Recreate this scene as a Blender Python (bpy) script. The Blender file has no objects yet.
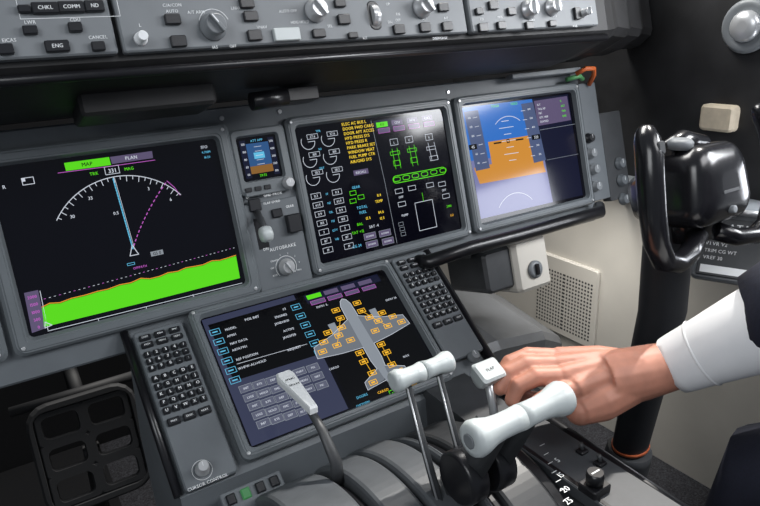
import bpy, bmesh, math
from math import sin,cos,pi,radians
from mathutils import Matrix, Vector
# ------------------------------------------------------------------ reference frames
# metres. MAIN = plane of the main instrument panel, AISLE = sloping centre console, PED = flat pedestal top
def frame(O,U,V,N):
    M=Matrix.Identity(4)
    for i in range(3):
        M[i][0]=U[i];M[i][1]=V[i];M[i][2]=N[i];M[i][3]=O[i]
    return M
T15=radians(15)
Uv=Vector((1,0,0));Vm=Vector((0,sin(T15),cos(T15)));Nm=Vector((0,-cos(T15),sin(T15)))
O0=Vector((0,0,.9))
MAIN=frame(O0,Uv,Vm,Nm)
def mp(u,v,w): return O0+Uv*u+Vm*v+Nm*w
AISLE=frame(mp(-.221,-.24,.08),Uv,Vm*.8-Nm*.6,Vm*.6+Nm*.8)
GLARE=frame(mp(0,.198,.205),Uv,Vm,Nm)
PED=frame(Vector((-.221,-.45,.9-.275)),Uv,Vector((0,1,0)),Vector((0,0,1)))
WORLD=Matrix.Identity(4)
# camera pose solved from the four display rectangles (307 x 230 mm)
def rot(w):
    t=w.length; return Matrix.Rotation(t,3,w.normalized())
RC=rot(Vector((.069,-.531,-.210)));TC=Vector((.006,-.127,1.142));FPX=635.
def cv2w(a): return Uv*a[0]-Vm*a[1]-Nm*a[2]
cr,cu,cf=cv2w(RC[0]),-cv2w(RC[1]),cv2w(RC[2])
cpos=O0+cv2w(-(RC.transposed()@TC))
cam=bpy.data.cameras.new('camera');camo=bpy.data.objects.new('camera',cam)
bpy.context.scene.collection.objects.link(camo)
camo.matrix_world=frame(cpos,cr,cu,-cf)
cam.sensor_width=36;cam.lens=36*FPX/760;cam.clip_start=.02
bpy.context.scene.camera=camo
# survey helpers: measurements of the photograph carried onto the real planes of the cockpit
def ray(x,y): return cf+cr*((x-380)/FPX)-cu*((y-253)/FPX)
def S(F,x,y,off=0.):
    O=F.translation;N=F.col[2].xyz;d=ray(x,y)
    t=((O-cpos).dot(N)+off)/d.dot(N)
    P=F.inverted()@(cpos+d*t)
    return (P.x,P.y)
def PX(x,y,X):
    d=ray(x,y); return cpos+d*((X-cpos.x)/d.x)
def PP(x,y,s): return cpos+ray(x,y)*s
# ------------------------------------------------------------------ materials
MC={}
def mat(name,col,rough=.5,metal=0,em=0,noise=0,nscale=60,bump=0,spec=.5,coat=0):
    if name in MC: return MC[name]
    m=bpy.data.materials.new(name);m.use_nodes=True;nt=m.node_tree;b=nt.nodes['Principled BSDF']
    c=(*col,1);b.inputs['Base Color'].default_value=c;b.inputs['Roughness'].default_value=rough
    b.inputs['Metallic'].default_value=metal;b.inputs['Specular IOR Level'].default_value=spec
    if coat: b.inputs['Coat Weight'].default_value=coat
    if em:
        b.inputs['Base Color'].default_value=(col[0]*.1,col[1]*.1,col[2]*.1,1)
        b.inputs['Emission Color'].default_value=c;b.inputs['Emission Strength'].default_value=em
    if noise or bump:
        tc=nt.nodes.new('ShaderNodeTexCoord');n=nt.nodes.new('ShaderNodeTexNoise');n.inputs['Scale'].default_value=nscale;n.inputs['Detail'].default_value=5
        nt.links.new(tc.outputs['Object'],n.inputs['Vector'])
        if noise:
            r=nt.nodes.new('ShaderNodeMapRange');r.inputs['From Min'].default_value=.3;r.inputs['From Max'].default_value=.7
            r.inputs['To Min'].default_value=1-noise;r.inputs['To Max'].default_value=1+noise
            mx=nt.nodes.new('ShaderNodeVectorMath');mx.operation='SCALE';mx.inputs[0].default_value=col
            nt.links.new(n.outputs['Fac'],r.inputs['Value']);nt.links.new(r.outputs['Result'],mx.inputs['Scale'])
            nt.links.new(mx.outputs['Vector'],b.inputs['Base Color'])
        if bump:
            bp=nt.nodes.new('ShaderNodeBump');bp.inputs['Strength'].default_value=bump;bp.inputs['Distance'].default_value=.001
            nt.links.new(n.outputs['Fac'],bp.inputs['Height']);nt.links.new(bp.outputs['Normal'],b.inputs['Normal'])
    MC[name]=m;return m
GRY=mat('panel_grey_paint',(.116,.130,.142),.45,noise=.06,nscale=25,bump=.05)
BEZ=mat('bezel_grey',(.130,.146,.157),.4,noise=.05,nscale=30)
LGR=mat('light_grey_paint',(.176,.190,.202),.45,noise=.05,nscale=25)
DGR=mat('dark_grey_plastic',(.045,.048,.052),.45,noise=.1,nscale=40)
BLK=mat('black_plastic',(.008,.008,.01),.3,noise=.1)
PAD=mat('black_padding',(.014,.014,.015),.55,noise=.6,nscale=11,bump=1.0)
KEY=mat('key_black',(.010,.011,.014),.35)
WHT=mat('legend_white',(.78,.80,.81),.5)
IVO=mat('handle_offwhite',(.50,.54,.54),.32,noise=.03)
CRM=mat('sidewall_cream',(.60,.57,.51),.6,noise=.05,nscale=8)
SIL=mat('silver_knob',(.55,.56,.57),.3,metal=.5)
GLS=mat('display_glass',(.002,.002,.005),.1,spec=.4)
CARP=mat('carpet_grey',(.035,.035,.04),.95,noise=.8,nscale=260,bump=.6)
def em(n,c,e): return mat(n,c,.12,em=e,spec=.4)
eW=em('glow_white',(.62,.66,.74),.9);eG=em('glow_green',(.10,.68,.01),.95);eC=em('glow_cyan',(.12,.5,.75),.9)
eM=em('glow_magenta',(.6,.13,.62),.8);eA=em('glow_amber',(.95,.50,.03),.95);eY=em('glow_yellow',(.95,.66,.05),.95);eP=em('glow_violet',(.14,.11,.21),.7)
eB=em('glow_slate',(.045,.052,.10),.8);eK=em('glow_black',(.001,.001,.002),.5);eGy=em('glow_grey',(.27,.30,.34),.85)
eSk=em('glow_sky',(.025,.14,.48),1.);eBr=em('glow_earth',(.55,.23,.03),1.);eR=em('glow_red',(.75,.1,.05),.8)
eN=em('glow_navy',(.010,.012,.035),.7);eBt=em('glow_button',(.12,.13,.19),.8);eOr=em('glow_orange',(.85,.35,.03),.9)
eTp=em('glow_tape',(.08,.11,.22),.8);eSd=em('glow_sky_dim',(.03,.10,.26),.8);eBd=em('glow_earth_dim',(.28,.13,.03),.8)
# ------------------------------------------------------------------ glyphs
GL={}
def build_glyphs(chars):
    obs=[]
    for c in chars:
        cu_=bpy.data.curves.new('g','FONT');cu_.body=c;cu_.resolution_u=2;cu_.size=1
        o=bpy.data.objects.new('g',cu_);bpy.context.scene.collection.objects.link(o);obs.append((c,o))
    dg=bpy.context.evaluated_depsgraph_get();dg.update()
    for c,o in obs:
        e=o.evaluated_get(dg);me=e.to_mesh()
        vs=[(v.co.x,v.co.y) for v in me.vertices];fs=[tuple(p.vertices) for p in me.polygons]
        adv=(max([v[0] for v in vs])+.07) if vs else .3
        GL[c]=(vs,fs,adv);e.to_mesh_clear()
    for c,o in obs:
        d=o.data;bpy.data.objects.remove(o);bpy.data.curves.remove(d)
    GL[' ']=([],[],.32)
build_glyphs("ABCDEFGHIJKLMNOPQRSTUVWXYZ0123456789/.-<>:+%")
# ------------------------------------------------------------------ mesh builder
def rr(cx,cy,w,h,r,n=4):
    r=max(1e-5,min(r,w/2-1e-5,h/2-1e-5));P=[]
    for (sx,sy,a) in ((1,1,0),(-1,1,90),(-1,-1,180),(1,-1,270)):
        for i in range(n+1):
            t=radians(a+90*i/n);P.append((cx+sx*(w/2-r)+r*cos(t),cy+sy*(h/2-r)+r*sin(t)))
    return P
class B:
    def __init__(s): s.v=[];s.f=[];s.m=[];s.s=[];s.mats=[]
    def mi(s,m):
        if m not in s.mats: s.mats.append(m)
        return s.mats.index(m)
    def add(s,vs,fs,m,M=None,sm=False):
        o=len(s.v);k=s.mi(m)
        for v in vs:
            v=Vector(v); s.v.append(M@v if M else v)
        for f in fs: s.f.append(tuple(i+o for i in f));s.m.append(k);s.s.append(sm)
        return s
    def loft(s,loops,m,M=None,caps=(1,1),sm=False,closed=True):
        n=len(loops[0]);vs=[p for L in loops for p in L];fs=[]
        for i in range(len(loops)-1):
            for j in range(n if closed else n-1):
                k=(j+1)%n;fs.append((i*n+j,i*n+k,(i+1)*n+k,(i+1)*n+j))
        s.add(vs,fs,m,M,sm)
        if caps[0]: s.add(loops[0],[tuple(range(n))],m,M)
        if caps[1]: s.add(loops[-1],[tuple(range(n))],m,M)
        return s
    def box(s,cx,cy,w,h,z0,z1,m,r=.002,b=.0015,M=None,n=3,taper=0):
        b=min(b,w/3,h/3)
        L=[[(x,y,z0) for x,y in rr(cx,cy,w+2*taper,h+2*taper,r+taper,n)],[(x,y,z1-b) for x,y in rr(cx,cy,w,h,r,n)],[(x,y,z1) for x,y in rr(cx,cy,w-2*b,h-2*b,max(r-b,.0003),n)]]
        return s.loft(L,m,M)
    def ring(s,cx,cy,w,h,r,iw,ih,ir,z0,z1,zi,m,b=.003,M=None,icx=None,icy=None):
        icx=cx if icx is None else icx;icy=cy if icy is None else icy
        L=[[(x,y,z0) for x,y in rr(cx,cy,w,h,r)],[(x,y,z1-b) for x,y in rr(cx,cy,w,h,r)],[(x,y,z1) for x,y in rr(cx,cy,w-2*b,h-2*b,r)],
           [(x,y,z1) for x,y in rr(icx,icy,iw+2*b,ih+2*b,ir+b)],[(x,y,zi) for x,y in rr(icx,icy,iw,ih,ir)]]
        return s.loft(L,m,M,caps=(0,0))
    def lathe(s,prof,m,M=None,n=24,sm=True,caps=(1,1)):
        return s.loft([[(r*cos(2*pi*i/n),r*sin(2*pi*i/n),z) for i in range(n)] for r,z in prof],m,M,caps,sm)
    def tube(s,pts,rad,m,M=None,n=12,asp=1.,up=None,caps=(1,1)):
        pts=[Vector(p) for p in pts];rad=rad if isinstance(rad,(list,tuple)) else [rad]*len(pts)
        up=Vector(up) if up else Vector((0.013,.02,1));L=[]
        for i,p in enumerate(pts):
            t=(pts[min(i+1,len(pts)-1)]-pts[max(i-1,0)]).normalized()
            a=up-t*up.dot(t)
            if a.length<1e-3: a=Vector((1,0,0))-t*t.x
            a.normalize();up=a;bb=t.cross(a)
            L.append([p+a*rad[i]*cos(2*pi*j/n)+bb*rad[i]*asp*sin(2*pi*j/n) for j in range(n)])
        return s.loft(L,m,M,caps,True)
    def ball(s,c,r,m,sc=(1,1,1),n=16,R=None):
        L=[];k=n//2
        c=Vector(c);R=R or Matrix.Identity(3)
        for i in range(1,k):
            a=pi*i/k;L.append([c+R@Vector((r*sc[0]*sin(a)*cos(2*pi*j/n),r*sc[1]*sin(a)*sin(2*pi*j/n),r*sc[2]*cos(a))) for j in range(n)])
        return s.loft(L,m,None,(1,1),True)
    # flat artwork
    def poly(s,pts,z,m): return s.add([(p[0],p[1],z) for p in pts],[tuple(range(len(pts)))],m)
    def seg(s,a,b,w,z,m):
        a=Vector(a[:2]);b=Vector(b[:2]);d=(b-a)
        if d.length<1e-7: return s
        d=d.normalized()*w/2;q=Vector((-d.y,d.x));a=a-d*.6;b=b+d*.6
        return s.poly([a-q,b-q,b+q,a+q],z,m)
    def path(s,pts,w,z,m,close=False):
        for i in range(len(pts)-(0 if close else 1)): s.seg(pts[i],pts[(i+1)%len(pts)],w,z,m)
        return s
    def arc(s,c,r,a0,a1,w,z,m,n=24):
        return s.path([(c[0]+r*cos(radians(a0+(a1-a0)*i/n)),c[1]+r*sin(radians(a0+(a1-a0)*i/n))) for i in range(n+1)],w,z,m)
    def rect(s,c,w,h,z,m): return s.poly([(c[0]-w/2,c[1]-h/2),(c[0]+w/2,c[1]-h/2),(c[0]+w/2,c[1]+h/2),(c[0]-w/2,c[1]+h/2)],z,m)
    def rectl(s,c,w,h,lw,z,m): return s.path([(c[0]-w/2,c[1]-h/2),(c[0]+w/2,c[1]-h/2),(c[0]+w/2,c[1]+h/2),(c[0]-w/2,c[1]+h/2)],lw,z,m,True)
    def oval(s,c,w,h,lw,z,m):
        return s.path(rr(c[0],c[1],w,h,h/2,3),lw,z,m,True)
    def text(s,c,t,size,z,m,al='c',bold=True):
        size=size*1.38 # cap height -> font size
        w=sum(GL[ch][2] for ch in t)*size*.93
        x=c[0]-(w/2 if al=='c' else 0 if al=='l' else w);y=c[1]-.36*size
        for ch in t:
            vs,fs,ad=GL[ch]
            for k in ((0,.03) if bold else (0,)):
                if vs: s.add([(x+(a+k)*size*.93,y+b_*size,z+k*.002) for a,b_ in vs],fs,m)
            x+=ad*size*.93
        return s
WM={}
def link(o,M,parent):
    bpy.context.scene.collection.objects.link(o)
    o.parent=parent
    if parent is not None: o.matrix_parent_inverse=WM[parent.name].inverted()
    o.matrix_basis=M;WM[o.name]=M.copy()
def meta(o,label=None,cat=None,group=None,kind=None):
    if label:o['label']=label
    if cat:o['category']=cat
    if group:o['group']=group
    if kind:o['kind']=kind
    return o
def mk(b,name,F=WORLD,parent=None,label=None,cat=None,group=None,kind=None,fix=True,center=True):
    c=Vector((0,0,0))
    if center and b.v:
        mn=[min(v[i] for v in b.v) for i in range(3)];mxx=[max(v[i] for v in b.v) for i in range(3)]
        c=Vector([(mn[i]+mxx[i])/2 for i in range(3)])
    me=bpy.data.meshes.new(name);me.from_pydata([v-c for v in b.v],[],b.f)
    for m in b.mats: me.materials.append(m)
    me.polygons.foreach_set('material_index',b.m);me.polygons.foreach_set('use_smooth',b.s)
    if fix:
        bm=bmesh.new();bm.from_mesh(me);bmesh.ops.remove_doubles(bm,verts=bm.verts,dist=1e-6);bmesh.ops.recalc_face_normals(bm,faces=bm.faces);bm.to_mesh(me);bm.free()
    o=bpy.data.objects.new(name,me);link(o,F@Matrix.Translation(c),parent)
    return meta(o,label,cat,group,kind)
def empty(name,M,label,cat,group=None,parent=None):
    o=bpy.data.objects.new(name,None);o.empty_display_size=.02;link(o,M,parent);return meta(o,label,cat,group)
def T(x,y,z=0): return Matrix.Translation((x,y,z))
def inst(src,name,M,parent):
    o=bpy.data.objects.new(name,src.data);link(o,M,parent);return o
# ------------------------------------------------------------------ MAIN PANEL
b=B();b.box(-.12,-.005,1.32,.335,-.02,0,GRY,r=.01,b=.003)
fas=mk(b,'instrument_panel',MAIN,label='grey painted main instrument panel carrying the large displays',cat='instrument panel')
scr=None
for u in (-.27,-.172,.178,.53): 
    for v in (-.155,.145):
        if scr is None:
            b=B();b.lathe([(.004,0),(.004,.0015),(.003,.002)],SIL,n=10);scr=mk(b,'panel_screw',MAIN@T(u,v),fas,center=False)
        else: inst(scr,'panel_screw',MAIN@T(u,v),fas)
SW,SH=.307,.230
def display(F,cx,cy,w,h,bz,label,gfx,name='display_unit'):
    e=empty(name,F@T(cx,cy,0),label,'cockpit display',group='cockpit display units')
    b=B();b.ring(cx,cy,w+2*bz,h+2*bz,.012,w,h,.006,.0002,.014,.004,BEZ,b=.004)
    b.ring(cx,cy,w+2*bz-.012,h+2*bz-.012,.009,w+.012,h+.012,.008,.013,.0152,.013,BEZ,b=.001)
    for sx in (-1,1):
        for sy in (-1,1): b.lathe([(.0028,.015),(.0028,.0162),(.002,.0165)],SIL,T(cx+sx*(w/2+bz*.5),cy+sy*(h/2+bz*.5)),n=8)
    mk(b,'bezel',F,e)
    b=B();b.box(cx,cy,w+.004,h+.004,.0002,.005,GLS,r=.004,b=.0003);mk(b,'screen',F,e)
    if gfx:
        b=B();gfx(b,F);mk(b,'screen_graphics',F,e,fix=False)
    return e
Z=.0054
# ---- navigation display
def g_nd(b,F):
    s=lambda x,y:S(F,x,y,Z)
    c=s(28,181);b.rectl(c,.014,.009,.0009,Z,eW);b.rect((c[0]-.005,c[1]+.002),.004,.004,Z,eW)
    b.text(s(4,187),'R',.005,Z,eW)
    b.poly([s(64,163),s(109,157),s(111,165),s(66,171)],Z,eG);b.text(s(87,164),'MAP',.0055,Z+.0003,eK)
    b.poly([s(110,157),s(152,151),s(153,158),s(112,164)],Z,eP);b.text(s(131,157.5),'PLAN',.005,Z+.0003,eW)
    b.path([s(58,173),s(112,166),s(155,160)],.0008,Z,eM)
    b.text(s(94,173.5),'TRK',.0045,Z,eG);b.text(s(112,170.5),'331',.0062,Z,eW);b.rectl(s(112,170),.019,.011,.0008,Z,eW);b.text(s(129,168.5),'MAG',.0045,Z,eG)
    c=Vector(s(133,249));r=(Vector(s(113,177))-c).length
    b.arc(c,r,38,146,.0011,Z,eW,48)
    for i in range(23):
        a=radians(40+i*104/22);l=.008 if i%2 else .005
        b.seg(c+Vector((cos(a),sin(a)))*r,c+Vector((cos(a),sin(a)))*(r-l),.0009,Z,eW)
    for a,t in ((138,'30'),(116,'33'),(64,'3'),(42,'6')):
        q=c+Vector((cos(radians(a)),sin(radians(a))))*(r-.015);b.text(q,t,.0048,Z,eW)
    top=Vector(s(113,178))
    for i in range(26): b.seg(c.lerp(top,(i+.1)/26),c.lerp(top,(i+.75)/26),.0018,Z,eC)
    b.seg(c+Vector((.002,0)),top+Vector((.002,0)),.0006,Z+.0002,eW)
    A0,A1,A2=c+Vector((.002,.004)),Vector(s(144,213)),Vector(s(167,181))
    bez=lambda t:A0*(1-t)**2+A1*2*t*(1-t)+A2*t*t
    for i in range(15): b.seg(bez((i+.1)/15),bez((i+.55)/15),.0013,Z,eM)
    b.path([s(167,181),s(174,187),s(180,195)],.0009,Z,eM)
    b.path([c+Vector((0,.006)),c+Vector((-.006,-.009)),c+Vector((.006,-.009))],.0011,Z,eW,True)
    b.text(s(116,213),'0.5',.0045,Z,eW)
    b.rectl(s(131,264),.010,.003,.0007,Z,eC)
    b.text(s(204,147),'SFO',.0045,Z,eW);b.text(s(206,152),'4.7NM',.0036,Z,eC);b.text(s(207,157),'16:23',.0036,Z,eC)
    b.rect(s(157,253),.018,.007,Z,eGy);b.text(s(157,253),'GS 0',.0045,Z+.0003,eK)
    b.text(s(140,267),'OFFPATH',.0033,Z,eM)
    P=[(42,308),(50,304),(60,303.5),(72,299),(85,296),(98,292),(108,290),(120,285.5),(131,283.5),(141,279),(150,279.5),(160,277),(168,273.5),(178,272),(186,268.5),(195,267),(203,265.5),(212,261.5),(220,261),(236,256),(240,278),(150,301),(44,327)]
    Q=[s(*p) for p in P]
    b.poly(Q,Z,eG)
    up=Vector((0,.0012))
    b.path([Vector(q)+up for q in Q[:20]],.0011,Z,eOr)
    for i in range(44):
        t=i/44;q=Vector(s(44,299)).lerp(Vector(s(237,247)),t);b.seg(q,q+Vector((.002,0)),.0007,Z,eW if i%3 else eM)
    b.poly([s(24,293),s(38,290),s(46,328),s(32,333)],Z,eP)
    for i,t in enumerate(('2000','1500','1000','500','0')):
        b.text(s(32+i*1.7,297+i*7.5),t,.0042,Z+.0003,eM)
    b.path([s(40,291),s(48,330)],.0008,Z,eW);b.path([s(48,331),s(242,283)],.0008,Z,eW)
    for x,y,t in ((146,308,'2'),(193,296,'3'),(98,320,'1')): b.text(s(x,y),t,.005,Z+.0003,eW)
    b.path([s(45,322),s(52,325),s(45,328)],.001,Z+.0004,eW,True)
display(MAIN,-.442,0,SW,SH,.022,'large grey-bezelled display showing navigation arc and green terrain profile',g_nd)
# ---- engine/status display
def g_eicas(b,F):
    s=lambda x,y:S(F,x,y,Z)
    for r,(x,y) in enumerate(((308,142),(310,160),(313,178))):
        for c in (0,1):
            q=s(x+c*20,y-c*3);b.arc(q,.0125,-210,0,.0009,Z,eW,14);b.seg(q,(q[0]+.0125,q[1]),.0009,Z,eW)
            b.rectl((q[0]+.010,q[1]+.008),.020,.0075,.0007,Z,eW);b.text((q[0]+.010,q[1]+.008),('27.6','100','58.2')[r],.0042,Z,eW)
    for r,(x,y) in enumerate(((316,196),(318,205),(320,214),(322,223),(324,232),(326,241),(328,250))):
        for c in (0,1):
            q=s(x+c*21,y-c*4)
            b.rectl(q,.018,.009,.0007,Z,eW)
            b.text(q,('0.3','61.9','0.9','103','2','87','19')[r],.0044,Z,eW);
        if r<6: b.text(s(x+11,y-2),('FF','N3','OIL','PSI','QTY','VIB')[r],.0038,Z,eC)
    for i,(x,y) in enumerate(((318,131),(320,149),(322,168))): b.text(s(x,y),('TPR','N1','EGT')[i],.0038,Z,eC)
    rows=['ELEC AC BUS L','DOOR FWD CARG','DOOR AFT ACCESS','HYD PRESS SYS','HYD PRESS R','PARK BRAKE SET','WINDOW HEAT','FUEL PUMP CTR','AIR/GND SYS']
    for i,t in enumerate(rows): b.text(s(341.5+i*1.1,124.5+i*4.7),t[:14],.0054,Z,eY,'l')
    b.rect(s(361,172),.03,.009,Z,eP);b.text(s(361,172),'RECALL',.0045,Z+.0003,eW)
    b.text(s(356,187),'GEAR',.0048,Z,eC)
    for i in range(3): b.rectl(s(353+(i%2)*8,193+i*4),.012,.007,.0009,Z,eG)
    for x,y,t,m in ((362,207,'TOTAL',eC),(363,212,'FUEL',eC),(379,195,'8.4',eY),(379,201,'TEMP',eY),(368,218,'12.5',eY),(381,212,'84.6',eY),(382,218,'12.5',eY),(360,224,'BAL',eG),(374,226,'SAT -4',eW),(358,232,'TAT +12',eG),(357,246,'CG 24',eC)):
        b.text(s(x,y),t,.0050,Z,m)
    for x,y in ((370,236),(385,233),(372,244),(388,241)):
        b.rect(s(x,y),.024,.011,Z-.0001,eP);b.rectl(s(x,y),.024,.011,.0006,Z,eGy);b.text(s(x,y),'DOWN',.0035,Z+.0001,eW)
    b.path([s(371,121),s(385,183),s(397,243)],.0008,Z,eGy)
    b.poly([s(373,121),s(440,111),s(444,121),s(376,132)],Z,eN)
    for i in range(4):
        a=s(382+i*15,124.5-i*2.2);b.rect(a,.024,.009,Z+.0001,eG if i==0 else eP);b.text(a,('SYS','CDU','INFO','CHKL')[i],.004,Z+.0003,eK if i==0 else eW)
        a=s(384+i*15,130.5-i*2.2);b.rect(a,.024,.008,Z+.0001,eP);b.rectl(a,.024,.008,.0006,Z+.0002,eM)
    for x,y in ((394,142),(409,139.5),(429,137)):
        q=s(x,y);b.rectl(q,.016,.011,.0008,Z,eW);b.text((q[0],q[1]-.001),'L' if x<400 else 'C' if x<420 else 'R',.004,Z,eW)
    for x0,y0,x1,y1,m in ((392,149,396,169,eG),(397,148,401,168,eG),(409,146,413,166,eG),(414,145,418,165,eG),(428,143,432,160,eW),(434,142,438,159,eW)):
        b.seg(s(x0,y0),s(x1,y1),.0009,Z,m)
    for x,y in ((395,153),(412,150)): b.rectl(s(x,y),.020,.006,.0009,Z,eG)
    b.rectl(s(431,148),.020,.006,.0008,Z,eW);b.rectl(s(434,158),.018,.008,.0008,Z,eW)
    for x,y in ((397,163),(414,160)): b.rectl(s(x,y),.014,.009,.0009,Z,eG)
    b.oval(s(420,175),.120,.013,.0013,Z,eG)
    for k in range(6):
        q=s(397+k*9.2,179.3-k*1.8);b.oval(q,.015,.0075,.0013,Z,eG);
    for x,y in ((399,191),(442,184),(402,204),(446,196),(412,188),(430,185)):
        b.rectl(s(x,y),.016,.008,.0008,Z,eW)
    for x,y,t in ((401,197,'OFF'),(444,190,'OFF'),(405,215,'PUMP')): b.text(s(x,y),t,.0044,Z,eW)
    q=s(426,215);b.rectl(q,.040,.052,.0010,Z,eW);b.seg((q[0],q[1]+.026),(q[0],q[1]+.042),.0009,Z,eG)
    b.text(s(449,206),'2980',.0044,Z,eG);b.text(s(452,215),'LO',.0044,Z,eA)
    for i in range(3): b.rectl(s(401+i*1.2,224+i*5),.010,.006,.0007,Z,eGy)
display(MAIN,0,0,SW,SH,.018,'grey-bezelled display with engine dials, amber messages and green schematic',g_eicas)
# ---- primary flight display
def g_pfd(b,F):
    s=lambda x,y:S(F,x,y,Z)
    b.poly([s(461,108),s(532,99),s(543,150),s(471,161)],Z-.0002,eSk)
    b.poly([s(471,161),s(543,150),s(553,202),s(481,219)],Z-.0002,em('painted_glare_lilac',(.20,.21,.42),.8))  # lilac patch paints the glare washing over the lower attitude picture
    b.poly([s(488,142),s(538,134),s(544,166),s(546,172),s(480,184),s(474,168),s(492,164)],Z-.0001,eBr)
    b.poly([s(532,99),s(568,94),s(583,195),s(553,202)],Z-.0003,eN)
    b.poly([s(534,101),s(567,96),s(571,120),s(538,126)],Z-.0001,eP)
    for i in range(5): b.text(s(537+i*.8,105+i*4.2),('FLT','TAIL N7','MIC','UTC 1408','ELAPSED')[i],.0045,Z,eW,'l')
    for i in range(4): b.text(s(560+i*.8,101+i*5),('R','ACT','7843','DME')[i],.0045,Z,eG,'l')
    b.poly([s(464,112),s(478,110),s(490,168),s(476,171)],Z-.00005,eTp)
    b.poly([s(521,104),s(533,102),s(546,160),s(534,163)],Z-.00005,eTp)
    for i in range(6):
        b.seg(s(473+i*1.9,118+i*9),s(477+i*1.9,117+i*9),.001,Z,eW);b.text(s(469+i*1.9,118+i*9),str(140-i*20),.0042,Z,eW)
        b.seg(s(521+i*2,111+i*9),s(525+i*2,110.5+i*9),.001,Z,eW);b.text(s(529+i*2.2,109+i*9),str(6-i)+'00',.0042,Z,eW)
    b.rect(s(473,147),.020,.010,Z+.0001,eK);b.text(s(473,147),'45',.006,Z+.0003,eW)
    b.rect(s(536,137),.024,.010,Z+.0001,eK);b.text(s(536,137),'320',.006,Z+.0003,eW)
    for i in range(7):
        l=7 if i%2 else 3.5;b.seg(s(505+i*1.3-l,121+i*6.5+l*.15),s(505+i*1.3+l,121+i*6.5-l*.15),.0013,Z,eW)
    b.rectl(s(508,141),.006,.006,.0018,Z+.0003,eK);b.seg(s(494,143.5),s(501,142.5),.003,Z+.0003,eK);b.seg(s(516,140),s(523,139),.003,Z+.0003,eK)
    c=s(511,142);b.arc(c,.052,50,130,.0013,Z,eW,16)
    b.text(s(495,106),'TO/GA',.005,Z,eG);b.text(s(514,103.5),'HOLD',.005,Z,eG)
    c=s(519,222);b.arc(c,.06,40,140,.0013,Z,eW,16)
    b.path([s(540,130),s(575,124)],.0008,Z,eGy);b.path([s(547,160),s(578,154)],.0006,Z,eGy)
display(MAIN,.352,0,SW,SH,.018,'grey-bezelled display showing blue and brown attitude picture with painted lilac glare',g_pfd)
display(MAIN,-.80,0,SW,SH,.022,'large grey-bezelled display next to the navigation display',None)
# ---- standby instrument
u0,v0=-.221,.062
e=empty('standby_instrument',MAIN@T(u0,v0,0),'small square standby instrument with blue attitude screen','cockpit instrument')
b=B();b.ring(u0,v0+.01,.094,.104,.008,.066,.068,.003,.0002,.012,.004,BEZ,b=.003,icx=u0-.002,icy=v0+.014);mk(b,'bezel',MAIN,e)
b=B();b.box(u0-.002,v0+.014,.068,.070,.0002,.005,GLS,r=.002,b=.0003);b.box(u0,v0-.034,.08,.022,.0002,.0118,BEZ,r=.002);mk(b,'screen',MAIN,e)
b=B();cx,cy=u0-.002,v0+.014
b.rect((cx,cy+.006),.058,.036,Z,eSd);b.rect((cx,cy-.018),.058,.012,Z,eBd);b.rect((cx-.024,cy),.01,.06,Z+.0001,eN);b.rect((cx+.024,cy),.01,.06,Z+.0001,eN);b.rect((cx,cy+.004),.018,.010,Z+.0001,eC)
for i in range(5):
    b.text((cx-.024,cy+.024-i*.012),str(120-i*20),.0035,Z+.0003,eW);b.text((cx+.024,cy+.024-i*.012),str(500-i*100),.0035,Z+.0003,eW);b.seg((cx-.006,cy+.018-i*.007),(cx+.006,cy+.018-i*.007),.0007,Z+.0003,eW)
b.text((cx,cy+.028),'ATT APP',.0038,Z+.0003,eC);b.text((cx,cy-.028),'29.92',.004,Z+.0003,eG)
mk(b,'screen_graphics',MAIN,e,fix=False)
def knobmesh(b,r,h,m,M=None,grip=0):
    pr=[(r*1.25,0),(r*1.25,h*.25),(r,h*.32),(r*.97,h*.9),(r*.85,h)]
    b.lathe(pr,m,M,n=20)
    if grip: b.box(0,0,r*.35,r*1.9,h*.9,h*1.35,m,r=.0005,b=.0005,M=M)
def child_knob(F,u,v,r,h,m,e,name='knob',z=.012,label=None,grip=0,rotz=0):
    b=B();knobmesh(b,r,h,m,grip=grip);M=F@T(u,v,z)@Matrix.Rotation(rotz,4,'Z')
    b.seg((0,0),(0,r*.8),r*.12,h+.0002 if not grip else h*1.35+.0003,WHT)
    return mk(b,name,M,e,label=label,center=False)
child_knob(MAIN,u0+.034,v0-.033,.008,.012,SIL,e,label='small silver knob')
for i in range(3):
    b=B();b.box(u0-.034+i*.016,v0-.034,.011,.007,.011,.0145,KEY,r=.001,b=.0006);mk(b,'push_button',MAIN,e)
# ---- landing gear / autobrake panel
g=empty('landing_gear_panel',MAIN@T(-.221,-.075,0),'grey panel with landing gear lever and autobrake selector knob','control panel')
b=B();b.box(-.221,-.070,.094,.152,.0002,.008,GRY,r=.004,b=.002);b.rect((-.247,-.043),.018,.05,.0083,BLK);mk(b,'panel_plate',MAIN,g)
b=B();kx=S(MAIN,266,234,.05);kb=S(MAIN,257,212,.01)
b.tube([(kb[0],kb[1],.008),((kb[0]+kx[0])/2,(kb[1]+kx[1])/2,.035),(kx[0],kx[1],.048)],[.006,.005,.005],DGR)
lev=mk(b,'gear_lever',MAIN,g)
b=B();MM=T(kx[0],kx[1],.05)@Matrix.Rotation(pi/2,4,'Y');b.lathe([(.005,-.010),(.011,-.008),(.0125,-.004),(.0125,.004),(.011,.008),(.005,.010)],IVO,MM,n=24)
mk(b,'wheel_knob',MAIN,lev,label='off-white wheel-shaped knob')
for x,y,w,h,t in ((293,223,.024,.03,.012),(277,213,.018,.014,.005),(255,205,.02,.02,.004)):
    q=S(MAIN,x,y,.01);b=B();b.box(q[0],q[1],w,h,.0082,.0082+t,KEY,r=.002);mk(b,'guarded_switch',MAIN,g)
q=S(MAIN,289,267,.02);child_knob(MAIN,q[0],q[1],.011,.014,SIL,g,name='selector_knob',z=.008,label='light grey pointer selector knob',grip=1,rotz=.5)
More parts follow.
